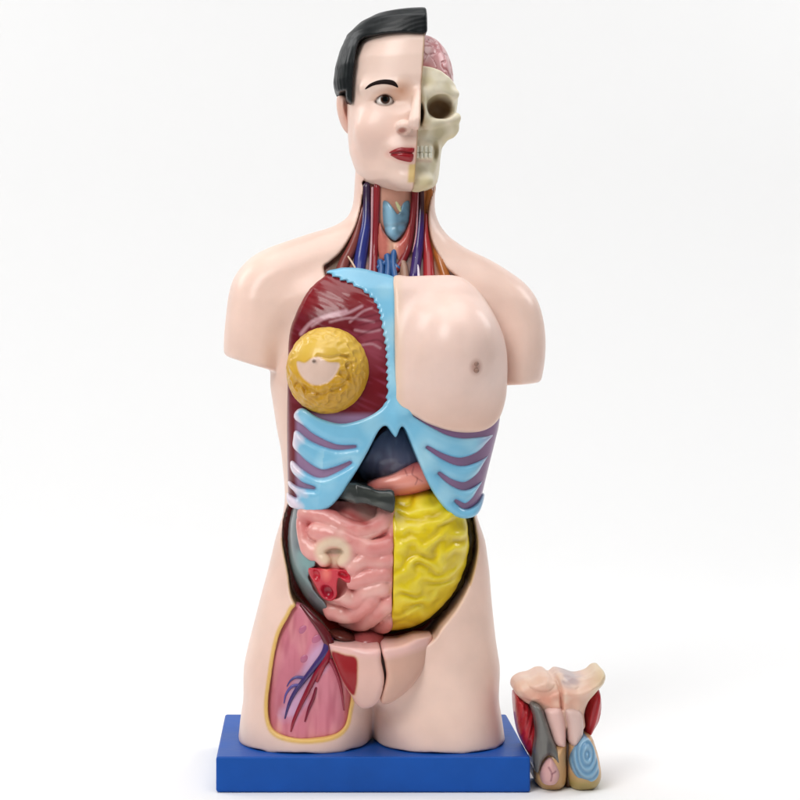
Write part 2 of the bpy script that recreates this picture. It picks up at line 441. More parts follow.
TGL = pl([(380, 222), (384, 230), (390, 238), (394, 241), (400, 240), (406, 232), (411, 222), (411, 240), (407, 254), (400, 262), (393, 256), (387, 262), (380, 260), (378, 245)], 40)
def tgl(X, Y, D):
    p = sdpoly(X, Y, TGL); fr = depth_at(neckbed, *q(396, 250, 30))
    b = fr+6*np.sqrt(np.clip(1-(1-np.clip(-p/7, 0, 1))**2, 0, 1))+.5*noise(X, Y, D, 4, 1)-1.5*np.exp(-((X-q(394, 0, 40)[0])/2.2)**2)
    return np.maximum(np.maximum(D-b, p), fr-12-D)
def tgl_col(x, y, d):
    n = len(x); c = flat((206, 118, 104), n)
    c = mixc(c, flat((226, 176, 150), n), step(np.abs(x-q(393, 0, 40)[0])-4, 2.5))
    c = mixc(c, flat((184, 78, 72), n), step(q(402, 0, 40)[0]-x, 3)*.8)
    return c
sculpt('thyroid_gland', tgl, (374, 416, 218, 268, 12, 56), M_ORG, torso, tgl_col, .9)
for pts, r in (([(380, 262), (381, 270), (380, 280)], 3.4), ([(387, 256), (388, 267), (387, 280)], 3.4), ([(394, 252), (393, 264), (395, 280)], 3.2), ([(378, 268), (388, 262), (398, 268)], 2.6)):
    ntube('thyroid_vein', pts, r, (46, 92, 150), 2.5)
ntube('trachea', [(402, 262), (404, 270), (405, 282)], [4, 4.5, 4.5], (160, 120, 100), 1)

# ------------------------------------------------------------------ chest plate
CH = Loft([(255, 325, 470, 40, -10), (272, 302, 478, 52, -10), (290, 290, 488, 64, -10), (320, 282, 497, 74, -10), (350, 281, 503, 80, -10), (390, 281, 504, 83, -10),
  (430, 282, 497, 82, -10), (450, 282.5, 492, 81, -10), (470, 283, 487, 80, -10), (500, 284, 480, 77, -10), (530, 286, 475, 72, -10)], n=2.5)
def chest(X, Y, D): return CH(X, Y, D)
bc = q(455, 352, 60)
def chestR(X, Y, D):
    b = ell(X, Y, D, (bc[0]-2, bc[1]-1, 58), (46, 55, 55))
    return smin(CH(X, Y, D), b, 18)
BORD_L = [(327, 272), (307, 289), (293, 316), (285, 342), (283, 400), (282, 470), (284, 508)]
TOP = [(345, 266.5), (362, 267.5), (380, 272), (395, 277)]
ARCH_L = [(395, 437), (390, 431), (386, 424), (378, 430), (366, 453), (352, 477), (338, 498), (326, 509), (311, 513), (297, 510)]
CUT = 8.
PLATEP = pl(BORD_L[::-1]+TOP+[(397, 300), (397, 410)]+ARCH_L[2:], 60)
def musc(X, Y, D):
    p = sdpoly(X, Y, PLATEP)+1.0
    g = .7*np.clip(noise((X+Y*.8)*.45, (Y-X*.55)*2.2, D*0, 9, 1), -1, 1)*np.clip((340-Y)/40, 0, 1)
    rise = 3.5*np.exp(-((X-q(345, 0, 70)[0])/34)**2-((Y-q(0, 312, 70)[1])/26)**2)
    f = CH(X, Y, D)+2.0-rise+g
    return np.maximum(smax(f, p, 5), CUT-D)
def musc_col(x, y, d):
    n = len(x); c = flat((108, 12, 26), n)
    yi = y; 
    st = noise((x+y*.7)*.35, (y-x*.5)*2.4, 0*d, 9, 1)
    c = mixc(c, flat((140, 56, 78), n), np.clip(st*1.1, 0, 1)*np.clip((y-308)/30, 0, 1)*np.clip((420-y)/30, 0, 1))
    c = mixc(c, flat((132, 12, 24), n), np.clip((318-y)/14, 0, 1)*.8)
    z = q(374, 336, 75); c = mixc(c, flat((160, 76, 92), n), .7*np.clip(1.3-np.hypot((x-z[0])/16, (y-z[1])/30), 0, 1))
    side = step(x-q(290, 0, 50)[0], 2.)
    c = mixc(c, flat((120, 44, 58), n), side*.9)
    for pts, w in ((( (301, 334), (312, 322), (330, 315), (346, 311)), 1.7), (((312, 326), (326, 318), (345, 314), (362, 306)), 1.2), (((350, 322), (362, 312), (372, 308)), .8),
                   (((330, 322), (350, 318), (374, 322)), .8), (((355, 330), (368, 332), (380, 330)), .8), (((362, 345), (372, 344), (380, 348)), .7)):
        l = sdline(x, y, pl(pts, 75, 5, False))
        c = mixc(c, flat((206, 160, 170), n), step(l-w, 1.1)*.75)
    for pts in (((352, 320), (370, 316), (384, 312)), ((358, 336), (372, 330), (385, 326)), ((366, 342), (378, 340), (386, 346)), ((360, 325), (372, 322), (383, 320))):
        l = sdline(x, y, pl(pts, 75, 5, False))
        c = mixc(c, flat((92, 18, 34), n), step(l-.7, 1)*.7)
    inter = step(q(0, 414, 70)[1]-y, 3)*step(q(296, 0, 60)[0]-x, 2)
    c = mixc(c, flat((156, 122, 156), n), inter)
    return c
sculpt('chest_muscle', musc, (270, 405, 258, 520, 4, 96), M_ORG, torso, musc_col, 1.2)

# blue rib cage with slots
STER = [(327, 273), (340, 279), (350, 283), (361, 290), (372, 299), (378, 311), (382, 330), (385, 350), (386, 380), (385, 400)]
RTOP_L = [(376, 409), (358, 416), (338, 419), (318, 413), (303, 402), (296, 404)]
RIBP = pl([(327, 271), (336, 268)]+TOP+[(395.5, 290), (396, 380)] +
          [(414, 398), (430, 408), (455, 419), (478, 421), (492, 422), (502, 428)] +
          [(506, 436), (503, 455), (497, 480), (489, 502), (479, 516), (464, 519), (450, 513), (438, 500), (426, 480), (414, 452), (405, 430), (400, 426), (395, 436), (390, 431), (385, 425)] +
          ARCH_L[3:] + [(289, 507), (286, 497), (288, 480), (291, 455), (294, 430), (294, 414)] +
          [(303, 408), (318, 417), (340, 423), (360, 419), (376, 411)] + STER[::-1][:-1], 66, 4)
SL = [((291, 424), (300, 428), (313, 438), (335, 446.5), (355, 446)), ((287, 452), (294, 456), (305, 466), (320, 473.5), (335, 469.5), (350, 462)),
      ((284, 470), (291, 478), (300, 485), (314, 488)), ((283, 489), (290, 493), (296, 498))]
SLW = [2.7, 3.4, 2.6, 1.8]
SR = [((413, 414), (430, 423), (452, 432), (475, 433), (525, 423)), ((426, 446), (443, 456), (460, 461), (478, 456), (492, 445), (522, 416)),
      ((438, 472), (450, 481), (465, 485.5), (480, 477), (490, 464), (515, 430)), ((455, 500), (465, 506), (475, 501), (483, 490), (505, 462))]
SRW = [2.8, 3.2, 3.2, 2.8]
SLp = [pl(s, 70, 5, False) for s in SL]; SRp = [pl(s, 60, 5, False) for s in SR]
EDGE = pl(STER, 66, 5, False)
def slots(X, Y):
    r = 1e3
    for side, s, w in [(0, a, b) for a, b in zip(SLp, SLW)]+[(1, a, b) for a, b in zip(SRp, SRW)]:
        n = len(s)-1
        for i in range(n):
            t = (i+.5)/n; t = 1-t if side == 0 else t      # t: 0 at the inner tip
            ww = w*1.2*(.3+.7*min(1, t*2.2))
            r = np.minimum(r, sdline(X, Y, s[i:i+2])-ww)
    return r
SKR = pl([(394.5, 277.5), (410, 277), (435, 276), (455, 276), (468, 281), (482, 295), (496, 320), (505, 345), (508, 375), (506.5, 400), (499, 419), (483, 429.5), (457, 430.5), (430, 423), (410, 412), (396, 403), (395, 380), (394.5, 340), (394.5, 300)], 62)
def ribs(X, Y, D):
    p = sdpoly(X, Y, RIBP)
    e = sdline(X, Y, EDGE)
    saw = 3.*np.abs(((Y*.9+X*.45+3*noise(X, Y, 0, 15, 3))/6.6) % 1*2-1)-1.2
    p = p+saw*np.exp(-(e/3.6)**2)
    xi = q(396, 0, 80)
    mound = 2.5*np.exp(-((X-xi[0])/9)**2)*np.clip((Y-395)/15, 0, 1)
    f = CH(X, Y, D)-2.4+1.7*np.clip((X-q(470, 0, 50)[0])/14, 0, 1)-mound
    sl = slots(X, Y)
    f = f-1.5*np.clip(sl/7, 0, 1)*np.clip((Y-395)/15, 0, 1)*np.clip((q(488, 0, 50)[0]-X)/10, 0, 1)+.6
    f = smax(f, p, 4.2)
    f = smax(f, -smax(sl, -(CH(X, Y, D)+9), 1), 5.5)
    f = np.maximum(f, -(sdpoly(X, Y, SKR)+2))
    return np.maximum(f, CUT-D)
def ribs_col(x, y, d):
    n = len(x); c = flat((124, 192, 224), n)
    c = mixc(c, flat((176, 222, 238), n), np.clip(noise(x, y, d, 26, 2)*1.2, 0, 1)*.7)
    wl = np.clip((q(305, 0, 66)[0]-x+8*noise(x, y, d, 9, 3))/11, 0, 1)*np.clip((y-395)/10, 0, 1); c = mixc(c, flat((236, 220, 232), n), wl*.95)
    wr = np.clip((x-q(474, 0, 60)[0])/18, 0, 1); c = mixc(c, flat((186, 186, 214), n), wr*.9)
    sl = slots(x, y); c = mixc(c, flat((120, 108, 156), n), step(sl-.2, 1.6)*.6)
    return c
rb = sculpt('rib_cage', ribs, (275, 508, 258, 528, 4, 98), M_GLOSS, torso, ribs_col, 1.2)
# muscle between the ribs on the right side
INTR = pl([(404, 408), (425, 416), (455, 426), (508, 414), (512, 430), (508, 455), (501, 480), (490, 500), (474, 511), (460, 513), (446, 500), (432, 475), (418, 450)], 60)
sculpt('intercostal_muscle', lambda X, Y, D: np.maximum(smax(CH(X, Y, D)+1.2, sdpoly(X, Y, INTR)+2, 3), CUT-D), (395, 515, 400, 520, 4, 92), M_ORG, rb, (134, 100, 138), 1.5)

# breast skin, right half
nip = None
def skr(X, Y, D):
    p = sdpoly(X, Y, SKR)
    t = np.clip((Y-q(0, 396, 85)[1])/28, 0, 1)
    e = np.clip((X-q(394, 0, 85)[0])/26, 0, 1)*(1-t)
    f = chestR(X, Y, D-1.4-1.8*e)-1.4
    return np.maximum(smax(f, p-1, 4.5), CUT-D)
nx_, ny_, nd_ = on(skr, 476, 367)
def skr_col(x, y, d):
    n = len(x); c = flat((238, 208, 196), n)
    c = mixc(c, flat((220, 170, 140), n), .35*np.clip((y-q(0, 385, 70)[1])/40, 0, 1))  # brown underside shading put into the skin colour
    e = sdpoly(x, y, SKR)
    c = mixc(c, flat((226, 196, 160), n), step(x-q(401, 0, 66)[0], 4)*.4)
    c = mixc(c, flat((188, 140, 124), n), step(np.hypot((x-nx_)/1., (y-ny_)/1.25)-5.2, 2.2)*.75)
    return c
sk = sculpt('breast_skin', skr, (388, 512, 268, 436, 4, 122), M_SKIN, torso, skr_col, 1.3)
sculpt('nipple', lambda X, Y, D: smin(ell(X, Y, D, (nx_, ny_-3, nd_), (2.6, 2.4, 2.6)), ell(X, Y, D, (nx_+.5, ny_+3.2, nd_-.5), (2.6, 2.6, 2.6)), 1.2), (nx_-6, nx_+6, ny_-8, ny_+8, nd_-5, nd_+5), M_SKIN, sk, (150, 118, 104), .6)

# yellow fatty breast, left half
yc = q(329, 371, 80)
pc0 = q(317, 364, 98)
PATCH = pl([(297, 362), (305, 363), (312, 358), (319, 357), (328, 362), (339, 363), (338, 370), (332, 379), (324, 384), (314, 385), (305, 380), (299, 372)], 98)
def fatb(X, Y, D):
    rr = np.hypot(X-pc0[0], Y-pc0[1])
    f = ell(X, Y, D, (yc[0], yc[1], 66), (40.8, 42.4, 36))
    m = np.clip((rr-18)/8, 0, 1)*(.35+.65*np.clip((Y-yc[1]+14+(X-yc[0])*.7)/18, 0, 1))
    lump = (np.abs(noise(X, Y, D, 7.5, 2))*-5.5+1.6+noise(X, Y, D, 4, 6)*1.1)
    f = f-lump*m*np.exp(-((rr-27)/15)**2)
    arc = sdline(X, Y, pl([(318, 356), (330, 358), (343, 356), (352, 362), (350, 374), (341, 386), (326, 393), (310, 391), (298, 383)], 95, 5, False))
    f = f+1.7*np.exp(-(arc/1.7)**2)
    pp = sdpoly(X, Y, PATCH)
    f = f+1.1*step(pp, 1.5)
    f = f-3.2*np.exp(-(np.hypot(X-q(314, 361, 98)[0], Y-q(314, 361, 98)[1])/2.6)**2)
    return np.maximum(f, 50-D)
def fatb_col(x, y, d):
    n = len(x); c = flat((206, 156, 42), n)
    c = mixc(c, flat((228, 192, 84), n), np.clip((yc[1]-y+6)/26, 0, 1)*.7)  # highlight on the upper half, put into the colour
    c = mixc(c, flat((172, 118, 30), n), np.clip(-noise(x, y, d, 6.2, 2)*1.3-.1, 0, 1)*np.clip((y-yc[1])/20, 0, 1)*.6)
    c = mixc(c, flat((222, 192, 176), n), step(sdpoly(x, y, PATCH), .9))
    c = mixc(c, flat((110, 90, 78), n), step(np.hypot(x-q(314, 361, 98)[0], y-q(314, 361, 98)[1])-1.8, .8))
    return c
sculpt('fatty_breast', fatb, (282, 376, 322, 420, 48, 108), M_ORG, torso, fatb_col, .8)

# ------------------------------------------------------------------ abdomen
def prof(p, Rr): return np.sqrt(np.clip(1-(1-np.clip(-p/Rr, 0, 1))**2, 0, 1))
MASS = pl([(300, 502), (291, 520), (288, 545), (291, 573), (301, 597), (317, 617), (340, 630), (370, 636), (400, 637), (428, 628), (452, 606), (467, 580), (474, 548), (470, 515), (462, 498), (430, 488), (395, 490), (350, 490)], 70)
def massd(X, Y):
    p = sdpoly(X, Y, MASS)
    return p, 30+58*prof(p, 62)
def stack(X, Y, D, poly, off, k=3, extra=0., back=8.):
    p, b = massd(X, Y)
    return np.maximum(smax(smax(D-b-off-extra, p, k), sdpoly(X, Y, poly), k), back-D)
def msurf(px, py, off=0.):
    x, y = q(px, py, 80)
    for _ in range(3):
        d = float(massd(np.array([x]), np.array([y]))[1][0])+off; x, y = q(px, py, d)
    return (x, y, d)

INTP = pl([(300, 506), (320, 500), (350, 502), (394, 506), (393.5, 540), (393, 575), (392, 605), (391, 645), (350, 640), (330, 628), (318, 606), (309, 594), (302, 560), (296, 530)], 85, 3)
TB = [([(302, 526), (305, 541), (314, 552)], 8.5), ([(306, 514), (325, 517), (345, 527), (364, 531), (381, 524), (386, 512)], 8.5), ([(316, 531), (336, 536), (356, 544), (372, 549), (388, 545)], 8),
      ([(324, 560), (318, 552), (328, 542), (343, 543), (350, 553), (344, 562)], 6), ([(352, 569), (362, 561), (378, 562), (390, 560)], 6.8),
      ([(353, 581), (368, 577), (384, 574)], 7.5), ([(340, 594), (354, 600), (366, 592), (382, 588)], 8), ([(332, 611), (348, 614), (362, 608), (371, 598)], 8.5),
      ([(346, 625), (364, 622), (378, 611), (390, 602)], 8), ([(368, 632), (382, 627), (391, 618)], 7)]
TBP = [([msurf(a, b, -5) for a, b in pts], r) for pts, r in TB]
TBP = [(smooth(np.array(p), 3, False), r) for p, r in TBP]
def intes(X, Y, D):
    p, b = massd(X, Y)
    f = D-b+7.5-6*np.clip((X-q(384, 0, 85)[0])/6, 0, 1)
    t = 1e3
    for pts, r in TBP:
        ti = 1e3
        for i in range(len(pts)-1): ti = np.minimum(ti, cap(X, Y, D, pts[i], pts[i+1], r+1, r+1))
        t = smin(t, ti, 1.4)
    f = smin(f, t, 2.)+.5*noise(X, Y, D, 13, 6)+.35*noise(X, Y, D, 5, 1)
    f = smax(f, p, 3); f = smax(f, sdpoly(X, Y, INTP), 2)
    cz = msurf(330, 584, -2)
    f = smax(f, -ell(X, Y, D, (cz[0], cz[1], cz[2]+2), (17, 15, 12)), 2)
    rg = msurf(333, 552, 1)
    f = smax(f, -ell(X, Y, D, (rg[0]+1, rg[1], rg[2]), (8, 2.6, 5), -.2), 2)
    return np.maximum(f, 8-D)
def intes_col(x, y, d):
    n = len(x); c = flat((226, 152, 146), n)
    _, b = massd(x, y); h = d-b
    c = mixc(c, flat((236, 190, 178), n), np.clip(noise(x, y, d, 15, 3)*1.3+.2, 0, 1)*.7)
    c = mixc(c, flat((196, 88, 90), n), np.clip(noise(x, y, d, 18, 8)*1.4, 0, 1)*.6*np.clip((560-y)/30, .15, 1))
    c = mixc(c, flat((176, 62, 60), n), step(sdline(x, y, pl([(318, 509), (340, 512), (366, 524)], 85, 4, False))-3.5, 3)*.8)
    r = msurf(333, 552)
    c = mixc(c, flat((230, 212, 180), n), step(np.abs(np.hypot(x-r[0], (y-r[1])*1.2)-11)-6, 3)*.75)
    c = mixc(c, flat((150, 140, 110), n), step(np.hypot((x-r[0]-1)/8, (y-r[1])/3)-1, .3)*.7)
    return c
sculpt('small_intestine', intes, (292, 398, 496, 640, 6, 98), M_ORG, torso, intes_col, 1.2)

CAEC = pl([(308, 573), (313, 567), (321, 565), (327, 570), (333, 566), (343, 568), (350, 575), (351, 583), (345, 582), (339, 578), (337, 586), (337, 597), (331, 603), (322, 600), (315, 588)], 86)
def caec(X, Y, D):
    p = sdpoly(X, Y, CAEC); _, b = massd(X, Y)
    f = D-(b+3.6)
    f = smax(f, p, 3)
    c1 = msurf(327, 592, 2); c2 = msurf(343, 575, 3)
    f = smax(f, -ell(X, Y, D, c1, (6.5, 7, 6.5)), 3); f = smax(f, -ell(X, Y, D, c2, (5, 3, 5), .4), 2)
    c3 = msurf(316, 575, 3); f = smax(f, -ell(X, Y, D, c3, (4, 5, 4), -.3), 3)
    return np.maximum(f, b-24-D)
def caec_col(x, y, d):
    n = len(x); c = flat((202, 40, 58), n); c1 = msurf(327, 592)
    c = mixc(c, flat((170, 18, 48), n), step(np.hypot(x-c1[0], y-c1[1])-6, 3))
    c3 = msurf(326, 573); c = mixc(c, flat((230, 110, 100), n), step(np.hypot((x-c3[0])/4, (y-c3[1])/6)-1, .6))
    return c
sculpt('caecum', caec, (300, 360, 558, 608, 40, 98), M_GLOSS, torso, caec_col, .9)

COL = pl([(303, 503), (296, 506), (289, 520), (286, 545), (289, 575), (300, 598), (316, 618), (333, 630), (333, 620), (327, 606), (316, 592), (309, 577), (315, 566), (316, 558), (309, 549), (304, 540), (302, 520)], 72)
def colf(X, Y, D):
    wv = np.abs((((Y-X*.8))/7.) % 1*2-1)
    p, b = massd(X, Y)
    return np.maximum(smax(smax(D-b-1.5, p-1, 4), sdpoly(X, Y, COL)+wv*.9, 3), 8-D)
def colf_col(x, y, d):
    n = len(x); c = flat((118, 126, 128), n)
    z = q(309, 566, 75); c = mixc(c, flat((120, 160, 160), n), step(np.hypot((x-z[0])/13, (y-z[1]+4)/18)-1, .6)*.9)
    c = mixc(c, flat((92, 96, 104), n), np.clip(noise(x, y, d, 14, 2), 0, 1))
    return c
sculpt('ascending_colon', colf, (282, 340, 500, 636, 6, 92), M_GLOSS, torso, colf_col, 1.1)

OMP = pl([(393, 505), (393, 485), (430, 485), (465, 495), (480, 548), (470, 590), (440, 630), (410, 645), (392, 645), (393, 600), (393.5, 550)], 86, 3)
OMS = pl([(396, 500), (425, 492), (456, 500), (468, 520), (472, 548), (465, 575), (450, 600), (427, 620), (400, 629), (395, 600)], 84)
def folds(X, Y, D):
    """winding soft folds"""
    a = Y*.36+X*.07+5.5*noise(X, Y, 0*D, 24, 3)+2.2*noise(X, Y, 0*D, 11, 6)
    return np.sin(a)*(.45+.75*np.clip(.5+noise(X, Y, 0*D, 15, 12), 0, 1))
def omen(X, Y, D):
    p, b = massd(X, Y)
    e = sdpoly(X, Y, OMS)
    lump = (2.1*folds(X, Y, D)+.5*noise(X, Y, D, 5, 5))*np.clip(-e/9, 0, 1)
    sc = 1.6*noise(X, Y, D*0, 8, 9)
    f = smax(D-b-1.0-lump*.8, p+2.2+sc, 4)
    return np.maximum(smax(f, sdpoly(X, Y, OMP), 2), 8-D)
def omen_col(x, y, d):
    n = len(x); c = flat((232, 206, 22), n)
    n1 = folds(x, y, d)
    c = mixc(c, flat((246, 228, 80), n), np.clip(n1, 0, 1)*.5)  # painted highlights on fold crests; troughs shaded in colour below
    c = mixc(c, flat((190, 158, 14), n), np.clip(-n1, 0, 1)*.6)
    return c
sculpt('omentum', omen, (388, 480, 480, 642, 6, 98), M_ORG, torso, omen_col, 1.1)
# dark backing of the intestines (peritoneum) seen as scalloped edge
def perf(X, Y, D):
    p, b = massd(X, Y)
    sc = 2.2*noise(X, Y, D*0, 9, 4)
    return np.maximum(np.maximum(smax(D-b+8, p-5+sc, 3), 6-D), q(385, 0, 60)[0]-X)
sculpt('descending_colon', perf, (380, 484, 480, 645, 4, 84), M_ORG, torso, (96, 78, 34), 1.5)

TCP = pl([(325, 484), (346, 482), (366, 486), (380, 490), (393.5, 491), (394, 512), (385, 511), (372, 505), (355, 504), (340, 500), (325, 500)], 84, 4)
def tcol(X, Y, D):
    p = sdpoly(X, Y, TCP); yy = Y-(q(0, 498, 80)[1]+(X-q(370, 0, 80)[0])*.22)
    return np.maximum(np.maximum(smax(D-(82-1.1*np.clip(q(356, 0, 80)[0]-X, 0, 40)+8*np.sqrt(np.clip(1-(yy/13)**2, 0, 1))), p, 2.5)-.8*noise(X, Y, D, 9, 4), 30-D), -99)
sculpt('transverse_colon', tcol, (320, 398, 476, 518, 28, 96), M_GLOSS, torso, lambda x, y, d: mixc(flat((50, 54, 52), len(x)), flat((92, 96, 90), len(x)), np.clip(noise(x*.5, y*1.6, d, 9, 4), 0, 1)), 1.1)

STO = pl([(366, 492), (368, 484), (378, 479), (392, 475), (408, 467), (420, 463), (430, 472), (436, 490), (428, 497), (405, 497), (382, 496)], 66)
def P3_(px, py, d): x, y = q(px, py, 66); return (x, y, d)
def stom(X, Y, D):
    p = sdpoly(X, Y, STO)
    return np.maximum(smax(ell(X, Y, D, P3_(406, 481, 44), (44, 16.5, 30), -.2), p, 2), 0-D)
def stom_col(x, y, d):
    n = len(x); c = flat((206, 98, 92), n)
    c = mixc(c, flat((232, 150, 134), n), step(np.hypot((x-q(402, 0, 66)[0])/26, (y-q(0, 480, 66)[1])/9)-1, .6))  # painted highlight across the middle
    for pts in (((414, 467), (412, 474), (417, 478), (415, 484)), ((417, 478), (422, 481)), ((405, 470), (407, 475))):
        c = mixc(c, flat((120, 36, 36), n), step(sdline(x, y, pl(pts, 68, 4, False))-.35, .7)*.8)
    return c
sculpt('stomach', stom, (360, 442, 456, 502, -2, 78), M_GLOSS, torso, stom_col, 1.)

LIV = pl([(400, 424), (378, 438), (368, 455), (356, 474), (346, 490), (366, 496), (374, 482), (392, 476), (412, 466), (424, 458), (414, 440)], 55)
def liv(X, Y, D):
    p = sdpoly(X, Y, LIV)
    return np.maximum(smax(ell(X, Y, D, P3_(392, 460, 22), (40, 34, 36), .3)+1.6*noise(X, Y, D, 12, 2), p, 2), -4-D)
def liv_col(x, y, d):
    n = len(x); c = flat((92, 94, 118), n)
    c = mixc(c, flat((54, 52, 60), n), step(q(0, 474, 55)[1]-y, 6)*.8)
    c = mixc(c, flat((132, 134, 156), n), np.clip(noise(x*1.5, y*.6, d, 9, 5)*1.4, 0, 1)*.5)
    return c
sculpt('liver', liv, (338, 430, 418, 500, -6, 64), M_GLOSS, torso, liv_col, 1.1)

BL = q(368, 641, 60); 
sculpt('bladder', lambda X, Y, D: ell(X, Y, D, (BL[0], BL[1]+2, 46), (17, 11, 26)), (BL[0]-20, BL[0]+20, BL[1]-14, BL[1]+16, 16, 76), M_ORG, torso, (170, 84, 84), 1.2)
BL2 = q(343, 637, 60)
sculpt('iliac_vessel', lambda X, Y, D: ell(X, Y, D, (BL2[0], BL2[1], 50), (14, 5, 22), .25), (BL2[0]-20, BL2[0]+20, BL2[1]-12, BL2[1]+12, 26, 76), M_ORG, torso, (96, 44, 36), 1.2)

# pubic blocks
PB1 = pl([(329.5, 640), (345, 644), (365, 648), (379.5, 648), (381, 660), (384, 676), (382.5, 690), (378, 703), (368, 710), (358, 708), (352, 698), (344, 685), (336, 668), (331, 655)], 98)
PB2 = pl([(382.5, 648), (400, 646), (420, 640), (432, 636.5), (434.5, 645), (432, 656), (426, 671), (415, 686), (401, 698), (388, 705), (381, 703), (382, 692), (386, 676), (384.5, 662)], 98)
def pb(poly, cx):
    def f(X, Y, D):
        p = sdpoly(X, Y, poly)
        fr = 108-.012*(X-cx)**2+3*np.exp(-((Y-662)/20)**2)-.0075*np.clip(Y-650, 0, 99)**2
        return np.maximum(smax(D-fr, p, 7), 40-D)
    return f
cx1 = q(376, 0, 98)[0]
RD = pl([(332, 654), (345, 655), (356, 657), (357, 672), (356, 686), (353, 695), (344, 684), (337, 670)], 98, 4)
def pb1_col(x, y, d):
    n = len(x); c = flat((228, 186, 174), n)
    top = step(y-q(0, 655, 98)[1]-(x-360)*.02, 3); c = mixc(c, flat((232, 184, 180), n), top*.7)
    c = mixc(c, flat((214, 160, 110), n), step(np.abs(sdpoly(x, y, RD))-1.2, 1)*.6*(d > 80))
    c = mixc(c, flat((150, 14, 24), n), step(sdpoly(x, y, RD), .8)*(d > 78))
    return c
def pb2_col(x, y, d):
    n = len(x); c = flat((214, 170, 152), n)
    top = step(y-(q(0, 657, 98)[1]-(x-380)*.15), 3); c = mixc(c, flat((236, 192, 186), n), top*.8)
    return c
sculpt('pubic_block', pb(PB1, cx1), (322, 388, 630, 705, 38, 114), M_SKIN, torso, pb1_col, 1.)
sculpt('pubic_block', pb(PB2, cx1), (374, 436, 624, 702, 38, 114), M_SKIN, torso, pb2_col, 1.2)

# ------------------------------------------------------------------ head
HD = 45.
def plx(y):   # sagittal cut line, reference x for a given y
    return q(424.5, 35, HD)[0]-(y-q(0, 35, HD)[1])*.072
class Half:
    """half head: rows of image y, half width, front, back measured from the cut line"""
    def __init__(s, rows, n=2.2, side=-1, w=6):
        r = np.array(rows, float); ys = np.array([q(0, v, 20)[1] for v in r[:, 0]])
        s.y = np.arange(ys[0]-20, ys[-1]+20, .5); ker = np.hanning(2*w+1); ker /= ker.sum(); s.c = []
        for j in (1, 2, 3): s.c.append(np.convolve(np.pad(np.interp(s.y, ys, r[:, j]), w, 'edge'), ker, 'valid'))
        s.n, s.side, s.y0, s.y1 = n, side, ys[0], ys[-1]
    def __call__(s, X, Y, D, off=0.):
        a, f, b = [np.interp(Y, s.y, c) for c in s.c]
        cd = 0.; u = (X-plx(Y)); a = np.maximum(a+off, 1)
        h = np.where(D > cd, np.maximum(f+off, 1), np.maximum(-b+off, 1))
        k = (np.abs(u/a)**s.n+np.abs(D/h)**s.n)**(1/s.n)
        return np.maximum((k-1)*np.minimum(a, h), np.maximum(s.y0-Y, Y-s.y1))
FACE = Half([(12, 6, 6, -8), (16, 30, 22, -40), (22, 44, 34, -55), (32, 57, 47, -66), (45, 66, 54, -72), (60, 70.5, 57, -75), (80, 71, 58, -75), (97, 70, 54.5, -70), (115, 69, 56, -62),
  (135, 66.5, 56, -55), (150, 64, 56, -50), (163, 59, 55, -46), (173, 54.5, 55.5, -42), (181, 47.5, 54, -38), (187.5, 35, 46, -30), (191.5, 20, 30, -20)], 2.25)
def P3(px, py, d): x, y = q(px, py, d); return (x, y, d)
EYE = P3(384.5, 99, 42); EYE = (EYE[0], EYE[1], 37.5)
AL = pl([(375, 101.2), (379.5, 96.9), (385, 95), (390, 96.8), (394.2, 101.6), (389.5, 104.6), (384.5, 105.2), (379, 103.9)], 48)
NT = P3(415.5, 123, 72)
def face_raw(X, Y, D):
    f = FACE(X, Y, D)
    # brow ridge, socket, cheek
    f = smin(f, cap(X, Y, D, P3(366, 88, 40), P3(398, 87, 52), 5, 4.5), 10)
    f = smax(f, -ell(X, Y, D, P3(389, 99, 58), (19, 9.5, 10)), 10)
    f = smin(f, ell(X, Y, D, P3(379, 130, 36), (22, 20, 15)), 12)
    f = smin(f, ell(X, Y, D, (EYE[0], EYE[1], EYE[2]), (12.6, 11, 12.)), 3)
    # nose
    f = smin(f, cap(X, Y, D, P3(419, 92, 54), P3(416, 122, 75), 4.5, 7.5), 6)
    f = smin(f, ell(X, Y, D, P3(404, 126.5, 62), (8.5, 6.6, 11)), 3.5)
    f = smax(f, -ell(X, Y, D, P3(402, 131, 69), (4.2, 2.2, 5), -.15), 2)
    # muzzle, chin
    f = smin(f, ell(X, Y, D, P3(411, 153, 46), (25, 17, 15)), 10)
    f = smin(f, ell(X, Y, D, P3(409, 179, 44), (16, 11, 14)), 10)
    f = smax(f, -ell(X, Y, D, P3(408, 167.5, 64), (13, 3.2, 5)), 6)
    f = smax(f, -cap(X, Y, D, P3(384, 152, 56), P3(386, 155, 57), 2, 2), 5)
    return f
def headf(X, Y, D):
    f = face_raw(X, Y, D)
    lid = np.maximum(sdpoly(X, Y, AL), 34-D)
    f = smax(f, -lid, 1.2)
    return smax(f, X-plx(Y), 1.2)
LIP = pl([(387.5, 153), (393, 149.5), (400, 147.2), (406, 147.5), (413.5, 147.6), (414.5, 147.8), (414, 155), (412, 161.8), (406, 161.7), (398, 159.5), (392, 156)], 60, 4)
